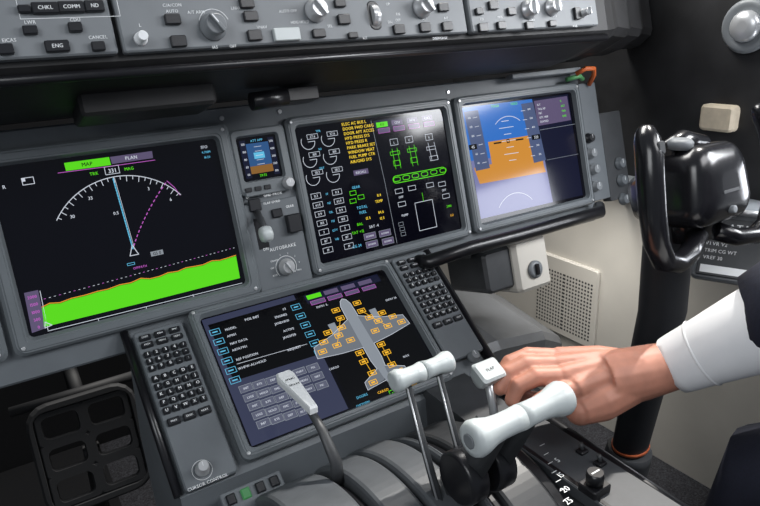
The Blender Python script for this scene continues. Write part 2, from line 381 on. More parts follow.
b=B();zz=.0085;b.arc(q,.018,-40,220,.0008,zz,WHT)
for i,t in enumerate(('RTO','OFF','DISARM','1','2','3','4','MAX')):
    a=radians(205-i*33);b.text((q[0]+.024*cos(a),q[1]+.022*sin(a)),t,.0028,zz,WHT)
for x,y,t,z_ in ((283,247,'AUTOBRAKE',.0058),(248,197,'UP',.0045),(272,202,'FLAP OVRD',.004),(266,249,'DN',.0045),(290,206,'GEAR',.0042),(273,194,'GND PROX',.0046)): 
    b.text(S(MAIN,x,y,.009),t,z_,zz,WHT)
mk(b,'legend_text',MAIN,g,fix=False)
# ---- selector panels at outboard end of the main panel
g=empty('lighting_control_panel',MAIN@T(.57,0,0),'narrow grey panel with stacked round selector knobs','control panel')
b=B();b.box(.557,0,.055,.26,.0002,.006,GRY,r=.003);mk(b,'panel_plate',MAIN,g)
for (x,y,r,m) in ((590,138,.009,KEY),(592,153,.010,LGR),(595,169,.010,LGR),(597,186,.010,LGR)):
    q=S(MAIN,x,y,.012);child_knob(MAIN,q[0],q[1],r,.014,m,g,z=.006)
g=empty('lighting_control_panel',MAIN@T(.63,-.06,0),'dark grey narrow panel with black knobs beside the yoke','control panel')
b=B();b.box(.624,-.04,.071,.20,-.02,.002,DGR,r=.004);mk(b,'panel_plate',MAIN,g)
for (x,y) in ((622,163),(624,180),(626,199)):
    q=S(MAIN,x,y,.012);child_knob(MAIN,q[0],q[1],.011,.014,GRY,g,z=.002)
# ------------------------------------------------------------------ GLARESHIELD
gl=empty('glareshield',Matrix.Translation(mp(-.2,.25,.1)),'black padded glareshield hood above the instrument panel','glareshield')
prof=[(.172,-.02),(.166,.03),(.168,.10),(.182,.185),(.195,.202),(.40,.202),(.44,-.02)]
b=B();L=[]
for X,k,dv in ((-1.1,1,0),(.40,1,0),(.43,.96,.003),(.47,.86,.012),(.52,.80,.010),(.57,.66,.02),(.62,.60,.018),(.67,.46,.03),(.735,.35,.03)):
    L.append([(X,v+dv*(1 if v<.3 else .5),-.02+(w+.02)*k) for v,w in prof])
b.loft(L,PAD);mk(b,'padded_hood',MAIN,gl)
b=B();b.box(-.40,.163,.17,.030,.05,.135,PAD,r=.006,b=.004,n=3);mk(b,'stowage_clip',MAIN,gl)
b=B();b.tube([(-.255,.150,.10),(-.20,.152,.10)],[.013,.013],BLK,n=16);b.box(-.175,.153,.05,.02,.07,.11,BLK);mk(b,'map_light',MAIN,gl)
b=B();b.tube([(-1.1,.183,.196),(.4,.183,.196)],.006,BLK,n=10);mk(b,'trim_edge',MAIN,gl)
def gbtn(F,px,py,w,h,e,m=KEY,z=.010,t=.006,name='push_button',txt=None):
    q=S(F,px,py,z);b=B();b.box(0,0,w,h,0,t,m,r=.0015,b=.001)
    if txt: b.text((0,0),txt,.0042,t+.0003,WHT)
    return mk(b,name,F@T(q[0],q[1],z),e,center=False)
def gtxt(b,F,x,y,t,sz=.0038,z=.0105,m=WHT): b.text(S(F,x,y,z),t,sz,z,m)
def mcp(x0,x1,label):
    u_0=S(GLARE,x0[0],x0[1],.01)[0];u_1=S(GLARE,x1[0],x1[1],.01)[0]
    e=empty('mode_control_panel',GLARE@T((u_0+u_1)/2,.08,0),label,'control panel',group='glareshield control panels')
    b=B();b.box((u_0+u_1)/2,.093,u_1-u_0-.003,.18,-.0025,.010,LGR,r=.003,b=.002);mk(b,'panel_plate',GLARE,e)
    return e
e=mcp((-90,70),(122,60),'grey glareshield panel with dark display select push buttons')
for x,y,w,h,t in ((45,9,.026,.012,'CHKL'),(71,8,.026,.012,'COMM'),(94,7,.02,.012,'ND'),(57,47,.024,.012,'ENG'),(24,10,.012,.008,None),(75,28,.014,.010,None),(98,47,.014,.010,None),(6,50,.014,.011,None),(30,31,.014,.009,None)):
    gbtn(GLARE,x,y,w,h,e,txt=t)
b=B();gtxt(b,GLARE,98,37,'CANCEL');gtxt(b,GLARE,75,19.5,'CDU');gtxt(b,GLARE,9,40,'EICAS');gtxt(b,GLARE,30,22,'LWR')
b.rectl(S(GLARE,70,8,.0105),.10,.02,.0006,.0104,WHT)
mk(b,'legend_text',GLARE,e,fix=False)
e=mcp((125,60),(470,38),'long grey autopilot mode panel with knobs and dark buttons')
for x,y,w,h in ((172,20,.018,.012),(178,42,.018,.013),(250,17,.018,.012),(246,4,.018,.012),(254,36,.018,.013),(343,20,.018,.013),(339,4,.016,.010),(318,34,.018,.011),(398,30,.018,.013),(424,28,.018,.013),(446,27,.018,.013),(442,8,.018,.012),(352,36,.014,.008)):
    gbtn(GLARE,x,y,w,h,e)
gbtn(GLARE,286,35,.036,.016,e,m=IVO)
for x,y,r,m in ((142,37,.006,WHT),(215,25,.013,LGR),(318,9,.012,SIL),(425,6,.012,SIL)):
    q=S(GLARE,x,y,.02);child_knob(GLARE,q[0],q[1],r,.018,m,e,z=.010,grip=1 if r>.01 else 0,rotz=.6)
q=S(GLARE,375,15,.012);b=B();b.box(q[0],q[1],.020,.040,.008,.0112,BLK,r=.008)
b.lathe([(.016,-.005),(.017,0),(.016,.005)],SIL,T(q[0],q[1],.004)@Matrix.Rotation(pi/2,4,'Y'),n=30,sm=False);mk(b,'thumbwheel',GLARE,e,label='ridged silver pitch thumbwheel')
b=B()
for x,y,t in ((172,5,'C/A/CON'),(172,11,'AUTO'),(140,25,'L'),(196,12,'A/T ARM'),(233,46,'OFF'),(236,8,'LNAV'),(262,27,'VNAV'),(288,11,'AUTO OFF'),(215,47,'IAS'),(300,22,'HDG HOLD'),(365,38,'V/S'),(388,4,'UP'),(390,22,'DN'),(398,14,'F/B'),(398,20,'OFF'),(425,19,'ALT'),(446,18,'A/P'),(440,38,'DISENGAGE'),(330,26,'SEL')): gtxt(b,GLARE,x,y,t,.0038)
q=S(GLARE,215,25,.011);b.arc(q,.019,20,160,.0008,.0104,WHT)
mk(b,'legend_text',GLARE,e,fix=False)
e=mcp((473,38),(600,27),'grey glareshield panel with rotary knobs and dark buttons')
for x,y,w,h in ((482,28,.018,.013),(500,26,.016,.012),(492,6,.018,.013),(510,12,.016,.012),(478,12,.014,.01),(528,26,.016,.012),(551,24,.016,.010),(576,14,.014,.02)):
    gbtn(GLARE,x,y,w,h,e)
for x,y,r in ((532,8,.012),(555,6,.011),(586,12,.006)):
    q=S(GLARE,x,y,.02);child_knob(GLARE,q[0],q[1],r,.016,SIL,e,z=.010,grip=1)
b=B()
for x,y,t in ((482,19,'F/D'),(500,17,'MINS'),(532,20,'BARO'),(555,16,'STD'),(575,26,'WXR')): gtxt(b,GLARE,x,y,t,.0036)
mk(b,'legend_text',GLARE,e,fix=False)
# things under the end of the glareshield
b=B();b.tube([mp(.50,.148,.03),mp(.515,.155,.045),mp(.54,.153,.045),mp(.555,.142,.03),mp(.56,.125,.01)],.005,mat('cable_orange',(.6,.13,.03),.5));mk(b,'cable',label='orange cable loop at the end of the glareshield',cat='cable')
b=B();b.tube([mp(.48,.140,.02),mp(.51,.143,.03),mp(.535,.138,.015)],.005,mat('cable_green',(.08,.28,.10),.5));mk(b,'cable',label='green cable loop at the end of the glareshield',cat='cable')
b=B();b.box(.42,.157,.20,.010,.01,.03,LGR,r=.003);mk(b,'light_streak_strip',MAIN,kind='structure',label='added grey strip standing in for a light streak above the panel')  # added strip, its pale grey stands in for a bright streak of light
# ------------------------------------------------------------------ hand rail and box under the panel
b=B();P=[S(MAIN,x,y,.05) for x,y in ((428,262),(470,248),(520,235),(565,222),(600,212),(610,206))]
b.tube([(P[0][0],P[0][1],0.02)]+[(p[0],p[1],.05) for p in P[:-1]]+[(P[-1][0],P[-1][1],.02)],.013,BLK,n=14)
mk(b,'panel_hand_rail',MAIN,label='black padded hand rail along the lower panel edge',cat='hand rail')
e=empty('pedal_adjustment_unit',MAIN@T(.26,-.2,.03),'cream angular box with dark round crank hub beneath the panel','control box')
b=B();q=S(MAIN,517,262,.03)
b.box(q[0]-.01,q[1]-.008,.13,.085,-.10,.02,DGR,r=.012,b=.006);mk(b,'mounting_bracket',MAIN,e)
b=B();b.box(q[0]+.040,q[1]-.012,.094,.108,-.06,.033,CRM,r=.012,b=.008);mk(b,'housing',MAIN,e)
b=B();b.lathe([(.018,.033),(.018,.038),(.012,.040)],LGR,T(q[0]+.04,q[1]-.024));b.box(q[0]+.04,q[1]-.024,.008,.022,.038,.046,BLK);mk(b,'crank_hub',MAIN,e)
# ------------------------------------------------------------------ SHELL
FZ=.12
def slab(name,mn,mx,m,kind='structure',label=None,cat=None):
    b=B();b.box((mn[0]+mx[0])/2,(mn[1]+mx[1])/2,mx[0]-mn[0],mx[1]-mn[1],mn[2],mx[2],m,r=.001,b=.0005,n=1)
    return mk(b,name,kind=kind,label=label,cat=cat)
VOID=mat('footwell_shade_black',(.003,.003,.004),.9)  # near-black colour holds the shade of the footwell
slab('floor',(-1.4,-1.3,FZ-.05),(1.1,.75,FZ),CARP,label='dark grey carpeted cockpit floor')
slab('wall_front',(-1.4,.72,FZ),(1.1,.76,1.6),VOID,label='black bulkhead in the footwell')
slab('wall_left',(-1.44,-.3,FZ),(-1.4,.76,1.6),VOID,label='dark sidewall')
slab('footwell_shade_plate',(-1.38,-.3,FZ),(-.50,.70,FZ+.03),VOID,label='added black plate standing in for footwell shade')  # added plate, darkens the floor where the footwell lies in shade
slab('wall_right',(.66,-.9,FZ),(.70,.72,.77),CRM,label='cream lower sidewall panel')
slab('wall_right_upper',(.74,-.34,.74),(.78,.72,1.6),PAD,label='dark upper sidewall trim')
slab('trim_2',(.655,-.9,.77),(.80,.72,.79),LGR,label='grey ledge along the sidewall')
LED=mat('ledge_grey',(.085,.088,.092),.4,noise=.08)
e=empty('footwell_cover',Matrix.Translation((.2,.2,.5)),'dark grey smooth ledge cover beside the centre console','cover')
b=B()
def sec_(X,y0,y1,zt,h): return [(X,y0,zt-h),(X,y0-.012,zt-.02),(X,y0,zt-.004),(X,y0+.02,zt),(X,y1,zt+.03),(X,y1,zt-h)]
b.loft([sec_(.064,-.10,.16,.57,.12),sec_(.20,-.09,.16,.56,.12),sec_(.36,-.06,.17,.52,.12),sec_(.46,-.02,.18,.46,.12),sec_(.50,.02,.19,.40,.10)],LED)
b.box(.28,.10,.36,.10,FZ,.46,DGR,r=.02);mk(b,'cover_shell',WORLD,e)
# grille panel
X0=.650
e=empty('ventilation_grille',Matrix.Translation((.65,.05,.5)),'cream perforated grille panel set in the lower sidewall','grille')
GR=frame(Vector((X0,0,0)),Vector((0,-1,0)),Vector((0,0,1)),Vector((-1,0,0)))
def onX(x,y,X):
    p=PX(x,y,X);return (-p.y,p.z)
A=onX(537,268,X0);C_=onX(594,333,X0)
cy=(A[1]+C_[1])/2;cu2=(A[0]+C_[0])/2;gw=abs(A[0]-C_[0]);gh=.225
b=B();b.box(cu2,cy,gw,gh,-.0095,.0,CRM,r=.01,b=.004);mk(b,'panel_body',GR,e)
DK=mat('perforation_dark',(.03,.03,.03),.8)
b=B()
for sx in (-.25,.2):
    for i in range(10):
        for j in range(16):
            b.lathe([(.0032,.0002),(.0032,.0006)],DK,T(cu2+gw*sx+(i-4.5)*.010,cy-.01+(j-7.5)*.0105),n=6,sm=False)
pf=mk(b,'perforations',GR,e,fix=False);pf['kind']='stuff'
# round fitting on the upper sidewall
q=PX(750,26,.738);FV=frame(q,Vector((0,-1,0)),Vector((0,0,1)),Vector((-1,0,0)))
e=empty('air_vent',FV,'pale round knob-like air vent fitting on dark sidewall','air vent')
b=B();b.lathe([(.05,-.002),(.052,.010),(.044,.018),(.036,.014)],LGR,n=32);mk(b,'vent_ring',FV,e)
b=B();b.lathe([(.030,.004),(.030,.020),(.024,.028),(.010,.030)],SIL,n=28);mk(b,'vent_nozzle',FV,e)
# ------------------------------------------------------------------ AISLE STAND
st=empty('aisle_stand',AISLE,'dark grey sloping centre console between the seats','console')
def ap(u,v,w): return AISLE@Vector((u,v,w))
xl,xr=-.478,.058
b=B()
pa,pb_=ap(0,.122,-.006),ap(0,-.128,-.006)
prof=[pa,pb_,Vector((0,pb_.y-.005,pb_.z-.05)),Vector((0,pb_.y-.005,FZ)),Vector((0,-.05,FZ)),Vector((0,.02,.55))]
b.loft([[(X,p[1],p[2]) for p in prof] for X in (xl,xr)],GRY)
b.loft([[(X,y,z) for y,z in ((-.225,.615),(-.235,.622),(-.95,.60),(-.95,FZ),(-.225,FZ))] for X in (-.088,-.006)],DGR)
b.loft([[(X,y,z) for y,z in ((-.225,.56),(-.95,.54),(-.95,FZ),(-.225,FZ))] for X in (-.455,-.398)],DGR)
b.loft([[(X,y,z) for y,z in ((-.225,.50),(-.95,.50),(-.95,FZ),(-.225,FZ))] for X in (-.398,-.088)],DGR)
mk(b,'console_body',WORLD,st)
b=B();b.tube([(xl-.002,pa.y,pa.z+.004),(xl-.002,pb_.y,pb_.z+.004)],.006,BLK,n=10);mk(b,'edge_trim',WORLD,st)
b=B();b.tube([(xr+.002,pa.y,pa.z+.004),(xr+.002,pb_.y,pb_.z+.004),(.006,-.27,.624),(.006,-.95,.602)],.010,BLK,n=12);mk(b,'edge_trim',WORLD,st)
dcx,dcy,dw,dh=.012,.003,.330,.212
def g_low(b,F):
    s=lambda x,y:S(F,x,y,Z)
    hw,hh=dw/2,dh/2
    b.rect((dcx-hw/2-.004,dcy),hw-.012,dh-.004,Z-.0003,eB)
    b.rect((dcx+hw/2-.004,dcy),hw,dh-.004,Z-.0003,eK)
    b.poly([s(208,325),s(302,298),s(327,352),s(234,381)],Z-.0001,eK)
    for i in range(6):
        for (x,y) in ((215+i*4,332+i*9.6),(296+i*4.7,307+i*9)):
            b.rectl(s(x,y),.015,.009,.0008,Z,eC);b.rect(s(x,y),.008,.002,Z,eC)
    b.text(s(252,318),'POS INIT',.0045,Z,eW);b.text(s(284,309),'1/3',.004,Z,eW)
    for x,y,t in ((225,330,'MODEL'),(227,336.5,'AP001'),(230,344,'NAV DATA'),(232,350.5,'A87A7951'),(236,360,'REF POSITION'),(238,369,'WHPW-ALI-HOLD')): b.text(s(x,y),t,.0040,Z,eW,'l')
    for x,y,t in ((288,315,'ENGINES'),(290,321,'JANE01030'),(295,329,'ACTIVE'),(297,335,'JAN12FEB'),(302,347,'REQUEST')): b.text(s(x-1,y-1),t,.0040,Z,eW,'r')
    b.seg(s(237,364),s(307,344),.0007,Z,eW)
    for r in range(5):
        for c in range(6):
            if r>2 and c>3: continue
            x=246+c*13.4+r*4.4;y=388-c*4.1+r*8.8
            b.rect(s(x,y),.019,.0105,Z,eBt);b.rectl(s(x,y),.019,.0105,.0008,Z,eGy)
            b.text(s(x,y),('INIT','RTE','DEP','ALTN','VNAV','FIX','LEGS','HOLD','FMC','PROG','MENU','NAV')[(r*6+c)%12],.0034,Z+.0003,eW)
    b.poly([s(303,296),s(377,274),s(381,281),s(308,304)],Z,eN)
    for i in range(4):
        a=s(314+i*17,296-i*4.6);b.rect(a,.026,.008,Z+.0001,eG if i==0 else eP)
        a=s(318+i*17,301.5-i*4.6);b.rect(a,.026,.007,Z+.0001,eP);b.rectl(a,.026,.007,.0006,Z+.0002,eM)
    nose=Vector(s(342,299));tail=Vector(s(389,381));ax=(nose-tail);L_=ax.length;ax.normalize();pr_=Vector((ax.y,-ax.x))
    def pt(a,l): return tuple(nose-ax*a*L_+pr_*l*L_)
    def sh(P,z,m=eGy):
        b.poly([pt(a,l) for a,l in P],z,m);b.poly([pt(a,-l) for a,l in P][::-1],z,m)
    sh([(0,0),(.02,.035),(.08,.06),(.16,.066),(.74,.066),(.88,.045),(1.0,.02),(1.0,0)],Z)
    eG2=em('glow_grey_dim',(.17,.19,.22),.85)
    sh([(.24,.06),(.34,.30),(.40,.54),(.52,.56),(.56,.30),(.58,.066)],Z+.0001,eG2);sh([(.84,.04),(.92,.24),(1.0,.25),(.97,.03)],Z+.0001,eG2)
    for l in (-.25,.25): b.poly([pt(.22,l-.04),pt(.22,l+.04),pt(.36,l+.035),pt(.36,l-.035)],Z+.0002,eGy)
    for sg in (1,-1):
        b.path([pt(a,l*sg) for a,l in ((0,0),(.02,.035),(.08,.06),(.24,.066),(.34,.30),(.40,.54),(.52,.56),(.56,.30),(.58,.066),(.74,.066),(.84,.05),(.92,.24),(1,.25),(.98,.02))],.0008,Z+.0003,eW)
    AM=[]
    for sg in (1,-1):
        for a,l in ((.10,.13),(.20,.13),(.30,.17),(.30,.33),(.37,.24),(.38,.42),(.46,.15),(.46,.31),(.47,.48),(.62,.13),(.72,.14),(.86,.12),(.95,.16)): AM.append(pt(a,l*sg))
    for p in AM:
        b.rectl(p,.013,.007,.0012,Z+.0005,eA);b.rect(p,.007,.0028,Z+.0005,eA)
    for sg in (1,-1): b.path([pt(.20,.13*sg),pt(.37,.24*sg),pt(.46,.31*sg)],.0009,Z+.0004,eA);b.path([pt(.62,.13*sg),pt(.86,.12*sg)],.0009,Z+.0004,eA)
    for (x,y,t) in ((322,306,'ENTRY 1L'),(391,299,'ENTRY 2R'),(334,368,'CARGO'),(406,356,'BULK')): b.text(s(x,y),t,.0036,Z+.0005,eW)
    for (x,y,t,m) in ((362,396,'DOORS',eC),(363,404,'OXYGEN',eC),(365,411,'1850',eG),(396,392,'AUTO',eG),(383,391,'CARGO',eA),(413,384,'MAN',eA)): b.text(s(x,y),t,.0042,Z+.0002,m)
    b.rectl(s(396,392),.022,.010,.0010,Z+.0005,eG)
display(AISLE,dcx,dcy,dw,dh,.016,'tilted grey-bezelled lower display with data page and door schematic',g_low)
def keypad(px4,label,rows):
    Q=[S(AISLE,*p) for p in px4]
    u_0=(Q[0][0]+Q[3][0])/2;u_1=(Q[1][0]+Q[2][0])/2;v1=(Q[0][1]+Q[1][1])/2;v_0=(Q[3][1]+Q[2][1])/2
    cx,cy,w,h=(u_0+u_1)/2,(v_0+v1)/2,u_1-u_0,v1-v_0
    e=empty('keypad_panel',AISLE@T(cx,cy,0),label,'keypad',group='multifunction keypads')
    b=B();b.box(cx,cy,w,h,-.0058,.008,GRY,r=.005,b=.002);mk(b,'panel_plate',AISLE,e)
    zz=.008;meshes={};tb=B();y=v1-.009
    for (n,kw,kh,gap,names) in rows:
        y-=kh/2
        for i in range(n):
            x=cx+(i-(n-1)/2)*(w*.90/n)
            key=(kw,kh)
            if key not in meshes:
                k=B();k.box(0,0,kw,kh,0,.005,KEY,r=.0015,b=.001,taper=.0004);meshes[key]=mk(k,'key',AISLE@T(x,y,zz),e,center=False)
            else: inst(meshes[key],'key',AISLE@T(x,y,zz),e)
            if i<len(names): tb.text((x,y),names[i],.0046 if len(names[i])<3 else .0028,zz+.0053,WHT)
        y-=kh/2+gap
    mk(tb,'key_legends',AISLE,e,fix=False)
    return e,(cx,cy,w,h,u_0,u_1,v_0,v1)
A_=list('ABCDEFGHIJKLMNOPQRSTUVWXYZ')
rows=[(3,.016,.008,.004,['EXEC','CDU','FMC']),(3,.016,.008,.007,['PREV','MENU','NEXT']),(5,.0092,.008,.0032,list('1234/')),(5,.0092,.008,.0032,list('567+-')),(5,.0092,.008,.008,list('890.:')),
 (5,.0096,.009,.0034,A_[0:5]),(5,.0096,.009,.0034,A_[5:10]),(5,.0096,.009,.0034,A_[10:15]),(5,.0096,.009,.0034,A_[15:20]),(5,.0096,.009,.008,A_[20:25]),(3,.017,.010,.004,['PREV','EXEC','NEXT'])]
e,K=keypad(((133,336),(181,323),(238,474),(184,493)),'grey multifunction keypad with rows of small black keys and cursor knob',rows)
q=S(AISLE,203,467,.02);child_knob(AISLE,q[0],q[1],.0075,.018,SIL,e,z=.008,label='silver cursor control knob')
b=B();b.text(S(AISLE,208,482,.0084),'CURSOR CONTROL',.0044,.0084,WHT);b.arc((q[0],q[1]),.013,0,360,.0006,.0084,WHT);mk(b,'legend_text',AISLE,e,fix=False)
e,K2=keypad(((387,263),(417,254),(487,347),(452,366)),'grey multifunction keypad with rows of small black keys',rows)
# ------------------------------------------------------------------ THROTTLE QUADRANT
tq=empty('throttle_quadrant',Matrix.Translation((-.221,-.43,.62)),'dark grey throttle quadrant with white-handled levers','throttle quadrant')
PY,PZ=-.43,.450
QG=mat('quadrant_grey',(.085,.092,.10),.42,noise=.08)
QD=mat('quadrant_dark_grey',(.035,.037,.04),.42,noise=.08)
def drum(b,x0,x1,r,m):
    b.loft([[(X,PY+rr_*cos(a),PZ+rr_*sin(a)) for a in [2*pi*i/128 for i in range(128)]] for X,rr_ in ((x0,r-.006),(x0+.0015,r-.002),(x0+.005,r),(x1-.005,r),(x1-.0015,r-.002),(x1,r-.006))],m,sm=False)
segs=[(-.396,-.322,.209,QG,'quadrant_cover'),(-.322,-.308,.196,BLK,'lever_slot'),(-.308,-.262,.211,QG,'quadrant_cover'),(-.262,-.258,.20,BLK,'lever_slot'),(-.258,-.212,.213,QG,'quadrant_cover'),
(-.212,-.198,.198,BLK,'lever_slot'),(-.198,-.188,.208,QG,'quadrant_cover'),(-.188,-.172,.198,BLK,'lever_slot'),(-.172,-.112,.205,QD,'quadrant_cover'),(-.112,-.090,.195,BLK,'lever_slot')]
for x0,x1,r,m,nm in segs:
    b=B();drum(b,x0+.0004,x1-.0004,r,m);mk(b,nm,WORLD,tq)
def wp(X,Y,Zr): return Vector((X,Y,.9+Zr))
GC=-.204
for k,sg in enumerate((-1,1)):
    xc=GC+sg*.0325
    t=empty('thrust_lever',Matrix.Translation((xc,PY,PZ)),None,None,parent=tq)
    b=B();xa=GC+sg*.020
    b.tube([wp(xa,-.45,-.29),wp(xa,-.490,-.215),wp(xa,-.528,-.15),wp(xa,-.555,-.108)],[.024,.023,.017,.010],QD,n=4,asp=.42,up=(0,1,0))
    b.lathe([(.028,-.013),(.031,-.010),(.031,.010),(.028,.013)],BLK,Matrix.Translation((xa-.002,-.498,.9-.205))@Matrix.Rotation(pi/2,4,'Y'),n=28)
    mk(b,'lever_arm',WORLD,t)
    prf=[(.011,-.0325),(.0165,-.031),(.0185,-.026),(.0175,-.018),(.0140,-.006),(.0128,.006),(.0128,.022),(.0135,.0325)]
    M=Matrix.Translation(wp(xc,-.557,-.106))@Matrix.Rotation(pi/2,4,'Y')@Matrix.Rotation(pi if k else 0,4,'X')
    b=B();b.lathe(prf,IVO,M,n=28);gr=mk(b,'lever_grip',WORLD,t,label='off-white waisted cylindrical grip')
    b=B();b.lathe([(.0075,-.0326),(.0075,-.0336),(.006,-.034)],DGR if k else LGR,M,n=20);mk(b,'grip_button',WORLD,gr)
    xr_=-.221+sg*.022
    b=B();P_=[wp(xr_,-.475,-.25),wp(xr_,-.447,-.19),wp(xr_,-.419,-.125)]
    b.tube(P_,[.0085,.0075,.0065],DGR,n=4,asp=.7,up=(0,1,0))
    b.tube([p+Vector((-.0045,-.004,.001)) for p in P_],.0013,SIL,n=6);rl=mk(b,'reverse_lever',WORLD,t,label='dark grey arm with bright metal edge')
    b=B();b.lathe([(.009,-.020),(.0125,-.018),(.0135,-.012),(.0105,0),(.0105,.012),(.0120,.0212)],IVO,Matrix.Translation(wp(xr_,-.416,-.114))@Matrix.Rotation(pi/2,4,'Y')@Matrix.Rotation(pi if k else 0,4,'X'),n=24)
    mk(b,'reverse_grip',WORLD,rl)
# speed brake lever
xs_=-.315
gt=PX(283,375,xs_);gb=PX(314,411,xs_);ba=PX(336,462,xs_)
b=B();b.tube([ba+Vector((0,0,-.03)),ba,gb.lerp(ba,.4),gb.lerp(gt,.3)],[.010,.008,.0065,.005],DGR,n=12,asp=.7,up=(1,0,0));sb=mk(b,'speed_brake_lever',WORLD,tq)
vv=(gt-gb);hl=vv.length/2;vv.normalize();nn=Vector((1,0,0)).cross(vv)
SBF=frame((gt+gb)/2,Vector((1,0,0)),vv,nn)
b=B();pts=[(-.0055,-hl),(.0055,-hl),(.0125,hl*.8),(.010,hl),(-.010,hl),(-.0125,hl*.8)]
b.loft([[(x*.8,y*.9,-.007) for x,y in pts],[(x,y,-.004) for x,y in pts],[(x,y,.004) for x,y in pts],[(x*.85,y*.95,.007) for x,y in pts]],WHT)
mk(b,'lever_grip',SBF,sb,label='white flat speed brake handle')
b=B();b.text((0,hl*.5),'SPEED',.0038,.0073,BLK);b.text((0,hl*.2),'BRAKE',.0036,.0073,BLK);mk(b,'legend_text',SBF,sb,fix=False)
# flap lever
kp=PX(488,373,-.10)
b=B();b.tube([wp(-.10,-.42,-.285),wp(-.10,-.405,-.21),kp+Vector((0,0,-.01))],[.007,.006,.006],SIL,n=10);fl=mk(b,'flap_lever',WORLD,tq)
FLF=frame(kp,Vector((1,0,0)),Vector((0,.9,.44)).normalized(),Vector((0,-.44,.9)).normalized())
b=B();b.loft([[(x,y,-.018) for x,y in rr(0,0,.030,.016,.004)],[(x,y,-.010) for x,y in rr(0,0,.036,.026,.004)],[(x,y,.006) for x,y in rr(0,0,.040,.032,.004)],[(x,y,.009) for x,y in rr(0,0,.034,.026,.004)]],IVO)
mk(b,'lever_grip',FLF,fl,label='off-white wedge-shaped flap handle')
b=B();b.text((0,0),'FLAP',.0045,.0094,DGR);mk(b,'legend_text',FLF,fl,fix=False)
# flap gate and switches on the flat part
e=empty('flap_panel',PED@T(.15,-.1,0),'dark panel with flap gate numbers and toggle switches','control panel')
b=B();b.box(.174,-.10,.074,.40,-.006,.010,mat('flap_panel_grey',(.05,.054,.06),.5,noise=.08),r=.004);b.box(.143,-.05,.008,.28,.009,.0105,BLK,r=.004);mk(b,'panel_plate',PED,e)
b=B();zz=.0108
for x,y,t in ((557,460,'5'),(560,475,'15'),(565,489,'20'),(568,501,'25')): b.text(S(PED,x,y,zz),t,.0085,zz,WHT)
for i in range(7): q=S(PED,540+i*4,446+i*9,zz);b.seg(q,(q[0]+.008,q[1]),.001,zz,WHT)
mk(b,'legend_text',PED,e,fix=False)
for x,y in ((594,490),):
    q=S(PED,x,y,.01);b=B();b.box(0,0,.030,.026,0,.010,BLK,r=.003);b.lathe([(.010,.009),(.011,.020),(.0095,.026)],BLK,n=18);b.seg((-.006,.0),(.006,0),.002,.0262,WHT);mk(b,'selector_knob',PED@T(q[0],q[1],.0102),e,center=False)
for x,y in ((600,464),(582,452)):
    q=S(PED,x,y,.01);b=B();b.box(0,0,.014,.012,0,.004,BLK,r=.002);b.tube([(0,0,.003),(0,.003,.012)],[.002,.003],DGR,n=10);mk(b,'toggle_switch',PED@T(min(q[0],.2),q[1],.0102),e,center=False)
e2=empty('switch_panel',AISLE@T(-.1,-.17,0),'small grey panel with push buttons between keypad and quadrant','control panel')
q=S(AISLE,243,492,.005);b=B();b.box(q[0]+.012,q[1]-.008,.085,.032,-.02,.008,GRY,r=.003);mk(b,'panel_plate',AISLE,e2)
for i in range(4):
    b=B();b.box(q[0]-.018+i*.02,q[1]-.004,.012,.014,.008,.012,(KEY if i!=1 else mat('lit_green_key',(.1,.45,.15),.4,em=.3)),r=.001);mk(b,'push_button',AISLE,e2)
q=S(AISLE,473,357,.01);child_knob(AISLE,q[0],q[1],.008,.014,LGR,st,name='rotary_switch',z=.008)
# ------------------------------------------------------------------ RUDDER PEDAL
RP=frame(PP(92,448,1.25),Vector((1,0,0)),Vector((0,.35,.94)).normalized(),Vector((0,-.94,.35)).normalized())
e=empty('rudder_pedal',RP,'black cast rudder pedal with slotted openings in footwell','rudder pedal')
PM=mat('pedal_metal',(.006,.0065,.008),.7,noise=.1)
b=B()
for i in (-1,1):
    for j in (-1,0,1):
        b.ring(i*.042,j*.062,.088,.066,.008,.062,.040,.010,-.012,.0,-.012,PM,b=.002)
b.ring(0,0,.20,.22,.04,.17,.185,.02,-.015,.004,-.015,PM,b=.004)
mk(b,'pedal_plate',RP,e)
b=B();b.tube([(0,.10,-.03),(0,.14,-.08),(0,.2,-.18)],.014,PM);b.tube([(-.12,.11,-.03),(.12,.11,-.03)],.010,PM)
fl_=RP.inverted()@Vector((RP.translation.x,RP.translation.y+.15,FZ+.03));b.tube([(0,.0,-.02),(0,-.05,-.06),fl_],.016,PM);mk(b,'pedal_arm',RP,e)
# ------------------------------------------------------------------ CONTROL YOKE
YX=.31
yk=empty('control_yoke',Matrix.Translation((YX,-.34,FZ)),'glossy black control column and yoke in front of the seat','control yoke')
hubP=PX(706,184,YX)
YB=mat('yoke_black',(.009,.009,.011),.22,noise=.1,spec=.6)
YS=mat('column_satin',(.016,.017,.020),.5,noise=.12)
b=B();bot=PX(628,455,YX)
cs=PX(680,238,YX)
b.tube([hubP+Vector((-.01,.03,-.04)),cs+Vector((0,.02,0)),cs.lerp(bot,.3),cs.lerp(bot,.6),bot,bot+(bot-cs)*.15],[.036,.045,.045,.042,.037,.034],YS,n=24,up=(1,0,0),asp=.75)
col=mk(b,'control_column',WORLD,yk)
b=B();d=(bot-cs).normalized();b.tube([bot-d*.028,bot-d*.023],.039,mat('ring_orange',(.45,.1,.03),.5),n=24,up=(1,0,0),asp=.8);mk(b,'collar_ring',WORLD,col)
ff=bot+d*((bot.z-FZ)/-d.z)
b=B();b.tube([bot-d*.018,bot,bot+d*.05,ff],[.040,.042,.041,.043],DGR,n=20);mk(b,'column_boot',WORLD,col)
YF=frame(hubP,Vector((1,0,0)),Vector((0,.25,.97)).normalized(),Vector((0,-.97,.25)).normalized())
b=B()
